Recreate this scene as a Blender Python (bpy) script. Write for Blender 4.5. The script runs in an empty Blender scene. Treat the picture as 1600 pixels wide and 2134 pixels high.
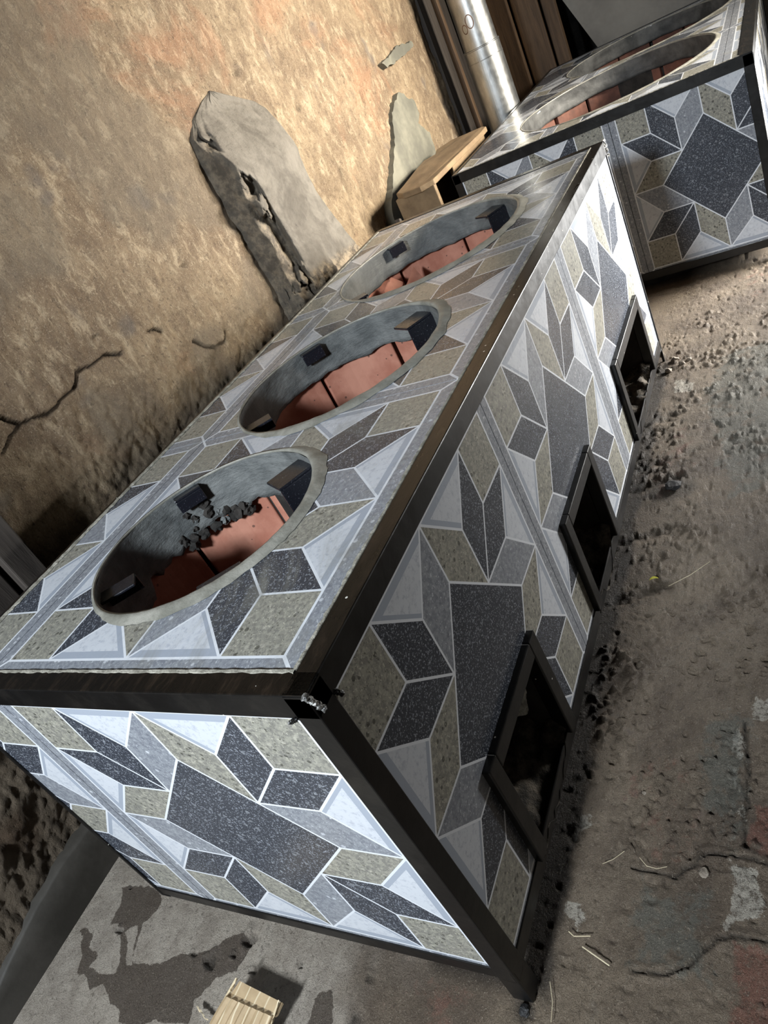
import bpy, bmesh, math, random
import numpy as np
from mathutils import Vector, Matrix
from mathutils.geometry import delaunay_2d_cdt
random.seed(7)
S = 0.63                                   # one unit of the layout = stove height = 0.63 m
scene = bpy.context.scene
COL = scene.collection

# ------------------------------------------------------------------ camera
F_PX = 1532.27
CAM = Vector((-0.56312, -0.77093, 1.73103))
R = [(0.35933402, -0.82937809, -0.42779789), (-0.63470795, 0.11885521, -0.76355698), (0.68412344, 0.54589872, -0.48370415)]
cd = bpy.data.cameras.new('camera'); cam = bpy.data.objects.new('camera', cd); COL.objects.link(cam)
cd.sensor_fit = 'HORIZONTAL'; cd.sensor_width = 36.0; cd.lens = 36.0 * F_PX / 1600.0
cd.clip_start = 0.02; cd.clip_end = 100
rx, ry, rz = Vector(R[0]), -Vector(R[1]), -Vector(R[2])
cam.matrix_world = Matrix(((rx.x, ry.x, rz.x, CAM.x * S), (rx.y, ry.y, rz.y, CAM.y * S), (rx.z, ry.z, rz.z, CAM.z * S), (0, 0, 0, 1)))
scene.camera = cam

# ------------------------------------------------------------------ world and lights
w = bpy.data.worlds.new('world'); scene.world = w; w.use_nodes = True
w.node_tree.nodes['Background'].inputs[0].default_value = (1.0, 0.95, 0.86, 1)
w.node_tree.nodes['Background'].inputs[1].default_value = 0.05

def area(name, loc, target, sx, sy, power, col, spread=180):
    d = bpy.data.lights.new(name, 'AREA'); d.shape = 'RECTANGLE'; d.size = sx * S; d.size_y = sy * S
    d.energy = power; d.color = col; d.spread = math.radians(spread)
    o = bpy.data.objects.new(name, d); COL.objects.link(o)
    o.location = Vector(loc) * S
    o.rotation_euler = (Vector(target) - Vector(loc)).to_track_quat('-Z', 'Y').to_euler()
    return o
# daylight through the doorway behind the camera, and through the window at the right of the far stove
area('doorway_light', (-3.5, 0.34, 3.2), (0.3, 0.4, 0.4), 0.5, 0.6, 98, (0.85, 0.93, 1.0), 150)
area('window_light', (4.9, -5.0, 2.5), (4.4, 1.6, 1.5), 1.2, 1.3, 62, (1.0, 0.92, 0.79), 50)
area('front_fill_light', (4.6, -1.95, .72), (3.5, 0.0, 0.5), 0.8, .9, 44, (1.0, 0.99, 0.96), 86)  # added unseen fill that brightens the far part of the tiled front

scene.view_settings.view_transform = 'Standard'; scene.view_settings.look = 'None'
scene.view_settings.gamma = 1.0; scene.view_settings.use_curve_mapping = False
scene.view_settings.exposure = 0.0

# ------------------------------------------------------------------ material helpers
class G:
    def __init__(s, name):
        s.m = bpy.data.materials.new(name); s.m.use_nodes = True
        s.t = s.m.node_tree; s.t.nodes.clear()
        s.out = s.t.nodes.new('ShaderNodeOutputMaterial'); s.b = s.t.nodes.new('ShaderNodeBsdfPrincipled')
        s.t.links.new(s.b.outputs[0], s.out.inputs[0])
    def n(s, typ, **k):
        x = s.t.nodes.new(typ)
        for a, b in k.items(): setattr(x, a, b)
        return x
    def put(s, v, inp):
        if isinstance(v, bpy.types.NodeSocket): s.t.links.new(v, inp)
        else: inp.default_value = v if not (isinstance(v, tuple) and len(v) == 3 and inp.type == 'RGBA') else (*v, 1)
    def q(s, op, a, b=None, c=None, clamp=False):
        x = s.n('ShaderNodeMath', operation=op, use_clamp=clamp); s.put(a, x.inputs[0])
        if b is not None: s.put(b, x.inputs[1])
        if c is not None: s.put(c, x.inputs[2])
        return x.outputs[0]
    def lt(s, a, b): return s.q('LESS_THAN', a, b)
    def gt(s, a, b): return s.q('GREATER_THAN', a, b)
    def mul(s, *a):
        r = a[0]
        for x in a[1:]: r = s.q('MULTIPLY', r, x)
        return r
    def add(s, a, b): return s.q('ADD', a, b)
    def mx(s, *a):
        r = a[0]
        for x in a[1:]: r = s.q('MAXIMUM', r, x)
        return r
    def near(s, a, b, w): return s.lt(s.q('ABSOLUTE', s.q('SUBTRACT', a, b)), w)
    def mix(s, f, a, b, bt='MIX'):
        x = s.n('ShaderNodeMix', data_type='RGBA', blend_type=bt); s.put(f, x.inputs[0]); s.put(a, x.inputs[6]); s.put(b, x.inputs[7])
        return x.outputs[2]
    def ramp(s, v, lo, hi):
        x = s.n('ShaderNodeMapRange', clamp=True, interpolation_type='SMOOTHSTEP'); s.put(v, x.inputs[0]); x.inputs[1].default_value = lo; x.inputs[2].default_value = hi
        return x.outputs[0]
    def co(s, which='Object'):
        return s.n('ShaderNodeTexCoord').outputs[which]
    def noise(s, sc, det=4, rough=.55, vec=None, stretch=None, dist=0):
        x = s.n('ShaderNodeTexNoise'); v = vec or s.co()
        if stretch:
            mp = s.n('ShaderNodeMapping'); mp.inputs['Scale'].default_value = stretch; s.put(v, mp.inputs[0]); v = mp.outputs[0]
        s.put(v, x.inputs['Vector']); x.inputs['Scale'].default_value = sc; x.inputs['Detail'].default_value = det
        x.inputs['Roughness'].default_value = rough; x.inputs['Distortion'].default_value = dist
        return x.outputs[0]
    def vor(s, sc, feature='F1', out=0, vec=None):
        x = s.n('ShaderNodeTexVoronoi', feature=feature); s.put(vec or s.co(), x.inputs['Vector']); x.inputs['Scale'].default_value = sc
        return x.outputs[out]
    def attr(s, name):
        x = s.n('ShaderNodeAttribute', attribute_name=name); return x.outputs['Fac']
    def bump(s, h, strength, dist, prev=None):
        x = s.n('ShaderNodeBump'); x.inputs['Strength'].default_value = strength; x.inputs['Distance'].default_value = dist
        s.put(h, x.inputs['Height'])
        if prev: s.put(prev, x.inputs['Normal'])
        return x.outputs[0]
    def done(s, col, rough=.5, metal=0.0, normal=None, spec=.5, coat=0, coat_r=.1):
        s.put(col, s.b.inputs['Base Color']); s.put(rough, s.b.inputs['Roughness']); s.put(metal, s.b.inputs['Metallic'])
        s.put(spec, s.b.inputs['Specular IOR Level'])
        if normal: s.put(normal, s.b.inputs['Normal'])
        if coat: s.b.inputs['Coat Weight'].default_value = coat; s.b.inputs['Coat Roughness'].default_value = coat_r
        return s.m

def make_tile_material(name, dusty):
    g = G(name); uv = g.n('ShaderNodeSeparateXYZ'); g.put(g.co('UV'), uv.inputs[0])
    U, V = uv.outputs[0], uv.outputs[1]
    au, av = g.q('ABSOLUTE', U), g.q('ABSOLUTE', V)
    a, b = g.q('MAXIMUM', au, av), g.q('MINIMUM', au, av)
    s = g.gt(g.mul(U, V), 0); t = g.gt(av, au)
    beige = g.q('SUBTRACT', 1.0, g.q('ABSOLUTE', g.q('SUBTRACT', s, t)))
    l1 = g.q('MULTIPLY_ADD', a, 1.033, .315 - .5165)
    l5 = g.q('MULTIPLY_ADD', a, -1.0667, .5333)
    ab = g.add(a, b)
    C_B, C_G, C_W, C_D, C_L = (.33, .322, .272), (.285, .305, .335), (.60, .63, .68), (.040, .046, .060), (.72, .75, .80)
    n1 = g.noise(420, 2); v1 = g.vor(95); v2 = g.vor(150); v1c = g.n('ShaderNodeTexVoronoi'); g.put(g.co(), v1c.inputs['Vector']); v1c.inputs['Scale'].default_value = 105
    sep = g.n('ShaderNodeSeparateColor'); g.put(v1c.outputs['Color'], sep.inputs[0]); rnd = sep.outputs[0]; rnd2 = sep.outputs[1]
    chip = g.ramp(v1c.outputs['Distance'], .42, .30)
    dk = g.mul(chip, g.gt(rnd, .84)); lg = g.mul(chip, g.lt(rnd, .22)); vlg = g.mul(chip, g.lt(rnd2, .10))
    nn = g.noise(130, 4, .7)
    cb = g.mix(g.mul(dk, .75), C_B, (.06, .06, .05)); cb = g.mix(g.mul(lg, .5), cb, (.52, .50, .42)); cb = g.mix(g.ramp(nn, .38, .62), g.mix(1.0, cb, (.62, .62, .66), 'MULTIPLY'), cb); cb = g.mix(g.mul(g.ramp(g.noise(210, 2, .8), .6, .68), .8), cb, (.07, .07, .055)); cb = g.mix(g.mul(g.ramp(g.noise(240, 2, .8), .60, .68), .7), cb, (.60, .58, .48))
    cg = g.mix(g.mul(vlg, .8), C_G, (.66, .69, .73)); cg = g.mix(g.mul(dk, .35), cg, (.12, .13, .16)); cg = g.mix(g.ramp(nn, .38, .62), g.mix(1.0, cg, (.68, .68, .72), 'MULTIPLY'), cg); cg = g.mix(g.mul(g.ramp(g.noise(220, 2, .8, stretch=(1, 1.8, 1)), .59, .68), .6), cg, (.66, .69, .74))
    cw = g.mix(g.mul(g.ramp(g.noise(110, 4, .8), .48, .68), .7), C_W, (.38, .41, .48))
    sp = g.ramp(g.noise(300, 2, .8), .555, .65); cdk = g.mix(g.mul(sp, .7), C_D, (.34, .37, .43)); cdk = g.mix(g.mul(vlg, .30), cdk, (.45, .48, .52)); cdk = g.mix(g.mul(g.lt(g.vor(230), .16), .6), cdk, (.62, .65, .70))
    col = g.mix(beige, cg, cb)
    white = g.mul(g.lt(b, l1), g.gt(b, l5))
    bev = g.mul(white, g.mx(g.gt(a, .474), g.mul(beige, g.lt(g.q('SUBTRACT', b, l5), .026)), g.mul(g.q('SUBTRACT', 1.0, beige), g.lt(g.q('SUBTRACT', l1, b), .02))))
    cw = g.mix(bev, cw, (.36, .40, .47))
    col = g.mix(white, col, cw)
    kite = g.mul(g.gt(b, .16), g.gt(b, l1)); col = g.mix(kite, col, cdk)
    col = g.mix(g.gt(b, .315), col, cb)
    col = g.mix(g.lt(ab, .315), col, cdk)
    col = g.mix(g.gt(a, .5), col, cg)
    W = .0034
    a5 = g.lt(a, .5); a35 = g.gt(a, .35)
    lines = g.mx(g.near(ab, .315, W * 1.41), g.mul(g.near(b, .315, W), g.gt(a, .315)),
                 g.mul(g.near(b, l1, W * 1.44), a35), g.mul(g.near(b, .16, W), g.gt(a, .16), g.lt(a, .35)),
                 g.mul(g.near(b, l5, W * 1.46), a35), g.mul(g.lt(b, W), g.gt(a, .315)),
                 g.mul(g.near(a, b, W * 1.41), g.gt(b, .1575), g.lt(b, .315)))
    lines = g.mx(g.mul(lines, a5), g.near(a, .5, W * 1.1), g.mul(g.near(a, b, W * 1.8), g.gt(a, .5)))
    col = g.mix(lines, col, C_L)
    rough = g.q('MULTIPLY_ADD', g.noise(9, 3), .14, .20)
    if dusty:                              # cement wiped over the worktop tiles
        d = g.q('MULTIPLY', g.ramp(g.noise(5.5, 5, .7, stretch=(1, 1.7, 1), dist=1.2), .47, .72), .62)
        d = g.mul(d, g.ramp(g.noise(1.3, 2), .36, .56))
        col = g.mix(d, col, (.23, .225, .195)); rough = g.q('MULTIPLY_ADD', d, .3, rough)
    else:
        d = g.mul(g.ramp(g.noise(7, 4, .7), .6, .8), .12); col = g.mix(d, col, (.3, .29, .26))
    return g.done(col, rough, normal=g.bump(g.noise(160, 3), .05, .002), spec=.5)
M = {}
M['tile_top'] = make_tile_material('printed ceramic worktop tile', True)
M['tile'] = make_tile_material('printed ceramic tile', False)

def simple(name, c1, c2, sc, rough, metal=0, bs=.3, bd=.004, det=5, bsc=None, stretch=None, spec=.5, lo=.35, hi=.68):
    g = G(name); col = g.mix(g.ramp(g.noise(sc, det, .65, stretch=stretch), lo, hi), c1, c2)
    return g.done(col, rough, metal, g.bump(g.noise(bsc or sc * 3, 5, .65, stretch=stretch), bs, bd), spec)
# black enamel paint on angle iron: brush streaks and a few white paint specks
g = G('black gloss paint'); st = g.noise(30, 4, .6, stretch=(1, 1, 1))
c = g.mix(g.ramp(g.noise(14, 5, .7), .45, .75), (.003, .003, .0033), (.011, .010, .009))
spk = g.mul(g.lt(g.vor(42), .065), g.gt(g.noise(6, 2), .56)); c = g.mix(spk, c, (.7, .68, .62))
M['paint'] = g.done(c, g.q('MULTIPLY_ADD', st, .28, .22), normal=g.bump(g.noise(55, 4), .12, .003), spec=.45)
g = G('brownish black paint on the top flange'); st = g.noise(22, 5, .7, stretch=(1, 3, 1))
c = g.mix(g.ramp(st, .45, .8), (.004, .0035, .003), (.028, .019, .013)); spk = g.mul(g.lt(g.vor(42), .075), g.gt(g.noise(6, 2), .54)); c = g.mix(spk, c, (.7, .68, .62))
M['paint_top'] = g.done(c, g.q('MULTIPLY_ADD', st, .3, .16), normal=g.bump(st, .25, .002), spec=.5)
M['mortar'] = simple('tile mortar', (.20, .19, .155), (.42, .40, .34), 60, .85, bs=.6)
M['rim'] = simple('smoothed cement rim', (.20, .197, .168), (.34, .33, .29), 22, .45, bs=.35, bsc=90)
# grey trowelled cement inside the wells
g = G('trowelled grey cement'); c = g.mix(g.ramp(g.noise(9, 6, .7, dist=.6), .35, .7), (.09, .097, .097), (.205, .213, .208)); c = g.mix(g.ramp(g.noise(45, 5, .7, stretch=(1, 1, 4)), .55, .75), c, (.08, .085, .085))
nb = g.bump(g.noise(22, 6, .7, stretch=(1, 1, 3)), .7, .008); M['cement'] = g.done(c, .62, normal=nb)
g = G('terracotta fire brick'); c = g.mix(g.ramp(g.noise(12, 5, .6), .35, .7), (.38, .145, .095), (.53, .245, .17)); c = g.mix(g.mul(g.lt(g.vor(38), .11), .8), c, (.10, .05, .035))
M['brick'] = g.done(c, .72, normal=g.bump(g.noise(70, 4), .3, .002))
M['cement_dark'] = simple('grey cement darkened for shade', (.035, .036, .036), (.11, .112, .11), 9, .6, bs=.5, bsc=30)  # darker copy of the well cement, shade of the far wells in its colour
M['brick_dark'] = simple('fire brick darkened for shade', (.09, .036, .024), (.18, .07, .045), 12, .75, bsc=60)  # same brick with the far wells' shade put into the colour
M['soot_shade'] = simple('dark sooty cement', (.010, .009, .008), (.035, .03, .026), 15, .9)
g = G('dark blue-black steel'); spk = g.ramp(g.noise(300, 3, .8), .62, .7); M['steel'] = g.done(g.mix(g.mul(spk, .5), (.010, .011, .016), (.25, .26, .3)), .25, normal=g.bump(g.noise(90, 4), .3, .002), spec=.6)
M['ash'] = simple('black ash and soil', (.02, .017, .013), (.15, .125, .095), 40, .9, bs=1, bd=.01)
M['cloth'] = simple('pale frayed sacking', (.30, .30, .27), (.60, .60, .55), 40, .9, bs=.6)
# clay wall
g = G('straw clay wall plaster')
n1 = g.noise(3.2, 6, .62, dist=.5); n2 = g.noise(26, 6, .78, stretch=(1, 1, .5), dist=.4); n3 = g.noise(95, 5, .8, stretch=(1, 1, .7), dist=.5); n4 = g.noise(230, 4, .85)
c = g.mix(g.ramp(n1, .3, .7), (.255, .182, .118), (.44, .33, .212)); c = g.mix(g.mul(g.ramp(n2, .50, .64), .65), c, (.64, .51, .35)); c = g.mix(g.mul(g.ramp(n2, .50, .36), .6), c, (.20, .14, .095))
c = g.mix(g.mul(g.ramp(g.noise(2.1, 5, .6, dist=1.0), .55, .7), .45), c, (.50, .25, .14))
c = g.mix(g.mul(g.ramp(n4, .56, .66), .6), c, (.78, .67, .50)); c = g.mix(g.mul(g.ramp(n3, .46, .34), .75), c, (.12, .085, .06))
c = g.mix(g.mul(g.ramp(g.noise(4.5, 3), .62, .72), .5), c, (.16, .15, .15))
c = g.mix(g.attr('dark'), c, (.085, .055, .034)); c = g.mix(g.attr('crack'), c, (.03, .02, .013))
c = g.mix(g.mul(g.attr('grey'), .5), c, (.26, .215, .16))
nb = g.bump(n2, 1.0, .022); nb = g.bump(n3, 1.0, .012, nb); nb = g.bump(n4, 1.0, .005, nb); M['wall'] = g.done(c, .88, normal=nb, spec=.3)
g = G('smooth grey mud render'); c = g.mix(g.ramp(g.noise(7, 6, .7, dist=.5), .35, .68), (.085, .074, .060), (.165, .147, .122)); c = g.mix(g.attr('rough'), c, g.mix(g.ramp(g.noise(30, 5, .7), .4, .65), (.06, .047, .034), (.24, .19, .13)))
nb = g.bump(g.noise(14, 6, .7), .7, .012); nb = g.bump(g.noise(110, 5, .7), .6, .003, nb); M['render'] = g.done(c, .85, normal=nb, spec=.3)
M['patch'] = simple('smooth olive cement patch', (.085, .082, .065), (.17, .163, .125), 5, .75, bs=.3, bsc=30)
M['skirt'] = simple('smooth dark skirting render', (.028, .025, .02), (.058, .052, .044), 5, .6, bs=.25, bsc=20)
# floor
g = G('trodden earth and broken screed floor')
n1 = g.noise(3.5, 6, .65, dist=.5); n2 = g.noise(26, 6, .7); n3 = g.noise(110, 5, .8); n4 = g.noise(330, 3, .8)
c = g.mix(g.ramp(n1, .32, .68), (.115, .084, .060), (.235, .183, .130)); c = g.mix(g.mul(g.ramp(n2, .5, .7), .5), c, (.28, .225, .165)); c = g.mix(g.mul(g.ramp(n2, .47, .3), .5), c, (.07, .052, .036))
c = g.mix(g.mul(g.attr('screed'), .7), c, g.mix(g.ramp(n2, .35, .65), (.44, .385, .325), (.62, .555, .475)))
e = g.add(g.q('MULTIPLY', g.q('SUBTRACT', n3, .5), 1.2), g.attr('wet')); wet = g.ramp(e, .45, .55); c = g.mix(g.mul(wet, .86), c, (.070, .050, .036))
e = g.add(g.q('MULTIPLY', g.q('SUBTRACT', n3, .5), 3.0), g.attr('pale')); c = g.mix(g.mul(g.ramp(e, .60, .8), .75), c, g.mix(g.ramp(n3, .4, .55), (.22, .20, .17), (.50, .46, .39)))
e = g.add(g.q('MULTIPLY', g.q('SUBTRACT', n2, .5), 3), g.attr('red')); c = g.mix(g.mul(g.ramp(e, .4, .95), .7), c, (.20, .080, .055))
e = g.add(g.q('MULTIPLY', g.q('SUBTRACT', n2, .5), 3), g.attr('green')); c = g.mix(g.mul(g.ramp(e, .3, .8), .6), c, (.105, .115, .10))
c = g.mix(g.mul(g.attr('soot_shade'), .85), c, (.018, .013, .010)); c = g.mix(g.mul(g.attr('crack'), .8), c, (.02, .015, .01))
c = g.mix(g.mul(g.ramp(n3, .46, .34), .6), c, (.05, .037, .026)); c = g.mix(g.mul(g.ramp(n4, .58, .68), .55), c, (.52, .45, .35))
nb = g.bump(n2, .8, .008); nb = g.bump(n3, 1.0, .008, nb); nb = g.bump(n4, 1.0, .003, nb)
M['floor'] = g.done(c, g.q('MULTIPLY_ADD', n3, .5, .28), normal=nb, spec=.45)
M['floor_plain'] = simple('plain screed', (.14, .115, .09), (.22, .18, .14), 6, .8)
# galvanised pipe
g = G('galvanised sheet pipe'); c = g.mix(g.ramp(g.noise(16, 5, .7, stretch=(1, 1, .35)), .35, .7), (.36, .37, .37), (.56, .57, .565)); M['galv'] = g.done(c, g.q('MULTIPLY_ADD', g.noise(40, 4), .25, .26), metal=1.0, normal=g.bump(g.noise(25, 4, stretch=(1, 1, .4)), .15, .004))
M['rust'] = simple('rust brown marks', (.10, .05, .03), (.2, .12, .07), 30, .8)
def wood(name, c1, c2, axis=(1, 1, .08)):
    g = G(name); n = g.noise(26, 6, .7, stretch=axis, dist=.6); c = g.mix(g.ramp(n, .3, .7), c1, c2); c = g.mix(g.mul(g.ramp(g.noise(60, 4, .7, stretch=axis), .6, .72), .6), c, tuple(x * .35 for x in c1))
    return g.done(c, .7, normal=g.bump(n, .5, .005))
M['wood'] = wood('rough timber', (.055, .031, .016), (.13, .077, .04)); M['darkwood'] = wood('dark old timber', (.035, .028, .024), (.075, .062, .052))
g = G('pale brown box board'); n = g.noise(10, 5, .65, stretch=(.5, 1, 1)); c = g.mix(g.ramp(n, .3, .7), (.11, .072, .038), (.21, .145, .08)); c = g.mix(g.mul(g.ramp(g.noise(24, 5, .7, dist=1.5), .58, .68), .6), c, (.17, .10, .05)); M['boxboard'] = g.done(c, .7, normal=g.bump(g.noise(40, 5, stretch=(.3, 1, 1)), .4, .004))
g = G('corrugated cardboard face'); c = g.mix(g.ramp(g.noise(14, 5, .6), .35, .7), (.33, .235, .13), (.47, .35, .21)); wv = g.n('ShaderNodeTexWave', wave_type='BANDS', bands_direction='Y'); mp = g.n('ShaderNodeMapping'); mp.inputs['Rotation'].default_value = (0, 0, .25); g.put(g.co(), mp.inputs[0]); g.put(mp.outputs[0], wv.inputs['Vector']); wv.inputs['Scale'].default_value = 14; wv.inputs['Distortion'].default_value = 1.5
c = g.mix(g.mul(g.gt(wv.outputs[1], .96), .6), c, (.70, .60, .42)); M['card'] = g.done(c, .7, normal=g.bump(g.noise(50, 4), .3, .003))
M['card_edge'] = simple('torn cardboard edge', (.55, .44, .28), (.72, .62, .44), 60, .85)
M['panel'] = simple('dull grey sheet', (.20, .18, .155), (.30, .275, .235), 2.5, .55, bs=.1)
M['straw'] = simple('dry straw', (.50, .42, .28), (.68, .60, .42), 40, .7)
M['leaf'] = simple('yellow leaf', (.65, .60, .05), (.80, .75, .20), 40, .6)
M['leaf_green'] = simple('pale green leaf', (.30, .38, .25), (.45, .50, .38), 40, .6)
M['char'] = simple('charcoal lump', (.008, .008, .009), (.04, .04, .042), 50, .55, bs=.8)
M['weld'] = simple('bare weld metal', (.05, .05, .05), (.6, .6, .58), 90, .3, metal=.7, bs=.6)
M['plug'] = simple('hard mud lump', (.16, .13, .10), (.32, .28, .23), 40, .8, bs=.8)

# ------------------------------------------------------------------ object helpers
def link(name, me, mats, parent=None, label=None, cat=None, group=None, kind=None):
    o = bpy.data.objects.new(name, me); COL.objects.link(o)
    for m in (mats if isinstance(mats, (list, tuple)) else [mats]): me.materials.append(M[m])
    if parent: o.parent = parent
    tag(o, label, cat, group, kind); return o
def tag(o, label=None, cat=None, group=None, kind=None):
    if label: o['label'] = label
    if cat: o['category'] = cat
    if group: o['group'] = group
    if kind: o['kind'] = kind
def empty(name, loc, label, cat, group=None):
    o = bpy.data.objects.new(name, None); COL.objects.link(o); o.location = Vector(loc) * S; o.empty_display_size = .1
    tag(o, label, cat, group); return o
def mesh(name, vs, fs, warp=None, smooth=False, root=None, uvs=None, mi=None):
    me = bpy.data.meshes.new(name)
    off = root.location if root else Vector((0, 0, 0))
    pts = []
    for v in vs:
        if warp: v = warp(v)
        pts.append((v[0] * S - off.x, v[1] * S - off.y, v[2] * S - off.z))
    me.from_pydata(pts, [], fs); me.validate()
    if uvs is not None:
        l = me.uv_layers.new(name='UVMap')
        for lp in me.loops: l.data[lp.index].uv = uvs[lp.vertex_index]
    if mi is not None:
        for p, k in zip(me.polygons, mi): p.material_index = k
    if smooth: me.polygons.foreach_set('use_smooth', [True] * len(me.polygons))
    me.update(); return me
def box_vf(x0, x1, y0, y1, z0, z1):
    v = [(x, y, z) for x in (x0, x1) for y in (y0, y1) for z in (z0, z1)]
    return v, [(0, 1, 3, 2), (4, 6, 7, 5), (0, 4, 5, 1), (2, 3, 7, 6), (0, 2, 6, 4), (1, 5, 7, 3)]
def joinvf(parts):
    V, F = [], []
    for v, f in parts:
        k = len(V); V += v; F += [tuple(i + k for i in q) for q in f]
    return V, F
def bevel(o, wd=.004, seg=2):
    m = o.modifiers.new('bevel', 'BEVEL'); m.width = wd * S; m.segments = seg; m.limit_method = 'ANGLE'
def vnoise(x, y, scale, seed, octs=4, rough=.5):
    x = np.asarray(x, float) * scale; y = np.asarray(y, float) * scale
    out = np.zeros(np.broadcast(x, y).shape); amp = 1.; tot = 0.
    for o in range(octs):
        rng = np.random.default_rng(seed + o * 17); T = rng.random((256, 256))
        xi = np.floor(x).astype(int); yi = np.floor(y).astype(int); fx = x - xi; fy = y - yi
        fx = fx * fx * (3 - 2 * fx); fy = fy * fy * (3 - 2 * fy)
        a = T[xi % 256, yi % 256]; b = T[(xi + 1) % 256, yi % 256]; c = T[xi % 256, (yi + 1) % 256]; d = T[(xi + 1) % 256, (yi + 1) % 256]
        out += amp * ((a * (1 - fx) + b * fx) * (1 - fy) + (c * (1 - fx) + d * fx) * fy); tot += amp; amp *= rough; x = x * 2.03; y = y * 2.03
    return out / tot
def sm(e0, e1, x):
    t = np.clip((x - e0) / (e1 - e0), 0, 1); return t * t * (3 - 2 * t)
def seg_dist(X, Y, pts):
    D = np.full(X.shape, 9.)
    for (x0, y0), (x1, y1) in zip(pts[:-1], pts[1:]):
        dx, dy = x1 - x0, y1 - y0; t = np.clip(((X - x0) * dx + (Y - y0) * dy) / (dx * dx + dy * dy + 1e-12), 0, 1)
        D = np.minimum(D, np.hypot(X - x0 - t * dx, Y - y0 - t * dy))
    return D
def poly_sd(X, Y, pts):                        # positive inside
    D = seg_dist(X, Y, pts + [pts[0]]); ins = np.zeros(X.shape, bool)
    for (x0, y0), (x1, y1) in zip(pts, pts[1:] + [pts[0]]):
        cnd = ((y0 > Y) != (y1 > Y)) & (X < (x1 - x0) * (Y - y0) / (y1 - y0 + 1e-12) + x0); ins ^= cnd
    return np.where(ins, D, -D)
def grid_mesh(name, P, attrs=None, smooth=True):      # P: (n,m,3) array in layout units
    n, m = P.shape[:2]; me = bpy.data.meshes.new(name)
    me.vertices.add(n * m); me.vertices.foreach_set('co', (P.reshape(-1, 3) * S).astype(np.float32).ravel())
    i = np.arange((n - 1) * (m - 1)); r = i // (m - 1); c = i % (m - 1); a = r * m + c
    q = np.stack([a, a + m, a + m + 1, a + 1], 1).astype(np.int32)
    me.loops.add(q.size); me.loops.foreach_set('vertex_index', q.ravel())
    me.polygons.add(len(q)); me.polygons.foreach_set('loop_start', np.arange(0, q.size, 4, dtype=np.int32))
    try: me.polygons.foreach_set('loop_total', np.full(len(q), 4, dtype=np.int32))
    except Exception: pass
    me.update(calc_edges=True)
    me.polygons.foreach_set('use_smooth', [smooth] * len(q))
    for k, v in (attrs or {}).items():
        at = me.attributes.new(k, 'FLOAT', 'POINT'); at.data.foreach_set('value', np.clip(v, 0, 1).astype(np.float32).ravel())
    me.validate(); return me

# ------------------------------------------------------------------ the setting: floor
def ax(parts):
    out = []
    for a, b, st in parts: out.append(np.arange(a, b - 1e-9, st))
    out.append([parts[-1][1]]); return np.concatenate(out)
FX = ax([(-6, -.9, .15), (-.9, -.45, .03), (-.45, 1.3, .0065), (1.3, 4.1, .016), (4.1, 13, .15)])
FY = ax([(-6, -1.3, .15), (-1.3, -.6, .03), (-.6, .03, .0065), (.03, .45, .03), (.45, 1.75, .0075)])
X, Y = np.meshgrid(FX, FY, indexing='ij')
XX, YY = X, Y
def pmask(polys, soft=.03, wob=.05):
    X = XX + (vnoise(XX, YY, 14, 301, 4, .6) - .5) * wob; Y = YY + (vnoise(XX, YY, 14, 302, 4, .6) - .5) * wob
    m = np.zeros(X.shape)
    for p in polys: m = np.maximum(m, sm(-soft, soft, poly_sd(X, Y, p)))
    return m
stain = [(-.139,1.585),(-.128,1.528),(-.163,1.502),(-.19,1.442),(-.231,1.454),(-.221,1.347),(-.209,1.307),(-.104,1.402),(-.099,1.375),(-.179,1.295),(-.172,1.261),(-.079,1.34),(-.045,1.335),(-.156,1.275),(-.163,1.219),(-.126,1.155),(-.097,1.039),(-.04,.965),(-.009,.899),(-.038,.863),(-.109,.874),(-.168,.941),(-.199,.978),(-.265,.952),(-.325,1.206),(-.276,1.273),(-.253,1.357),(-.274,1.398),(-.247,1.47),(-.191,1.508)]
stain2 = [(.022,1.517),(.054,1.368),(.013,1.313),(-.055,1.315),(-.1,1.379),(-.091,1.475),(-.037,1.483)]
stain3 = [(-.091,.536),(-.158,.495),(-.215,.5),(-.215,.575),(-.11,.575)]
pale = [[(.77,-.396),(.771,-.415),(.686,-.419),(.689,-.405),(.719,-.387)],[(.661,-.384),(.659,-.403),(.617,-.406),(.603,-.391)],[(.547,-.399),(.561,-.417),(.514,-.414),(.504,-.423),(.495,-.417),(.528,-.397)],
        [(.402,-.398),(.398,-.447),(.373,-.46),(.326,-.475),(.287,-.472),(.269,-.426),(.242,-.415),(.253,-.387),(.304,-.404),(.356,-.397)],[(.474,.001),(.479,-.045),(.444,-.057),(.399,-.036),(.361,-.015),(.406,0)],
        [(.253,-.03),(.248,-.064),(.204,-.079),(.186,-.059),(.215,-.027)],[(.877,-.453),(.899,-.6),(.801,-.6),(.806,-.449)],[(2.804,-.08),(2.75,-.165),(2.655,-.156),(2.672,-.074)]]
red = [[(.567,-.435),(.573,-.7),(.412,-.7),(.423,-.447),(.439,-.436)],[(.22,-.425),(.233,-.7),(.0,-.7),(.02,-.42),(.146,-.407)]]
redA = [[(.711,-.104),(.737,-.302),(.478,-.329),(.351,-.28),(.361,-.209),(.575,-.111)],[(.02,.16),(.03,.36),(-.1,.38),(-.14,.2),(-.08,.1)],[(3.9,-.3),(3.9,-.5),(3.6,-.6),(3.5,-.4)],[(2.4,-.05),(2.4,-.2),(1.9,-.2),(1.8,-.04)]]
green = [[(.807,-.315),(.832,-.406),(.798,-.428),(.605,-.427),(.461,-.416),(.48,-.349),(.658,-.318)],[(2.98,-.306),(2.965,-.6),(2.3,-.6),(1.9,-.5),(1.8,-.36),(2.603,-.206)],[(.33,-.2),(.33,-.36),(.14,-.36),(.13,-.2)]]
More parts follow.
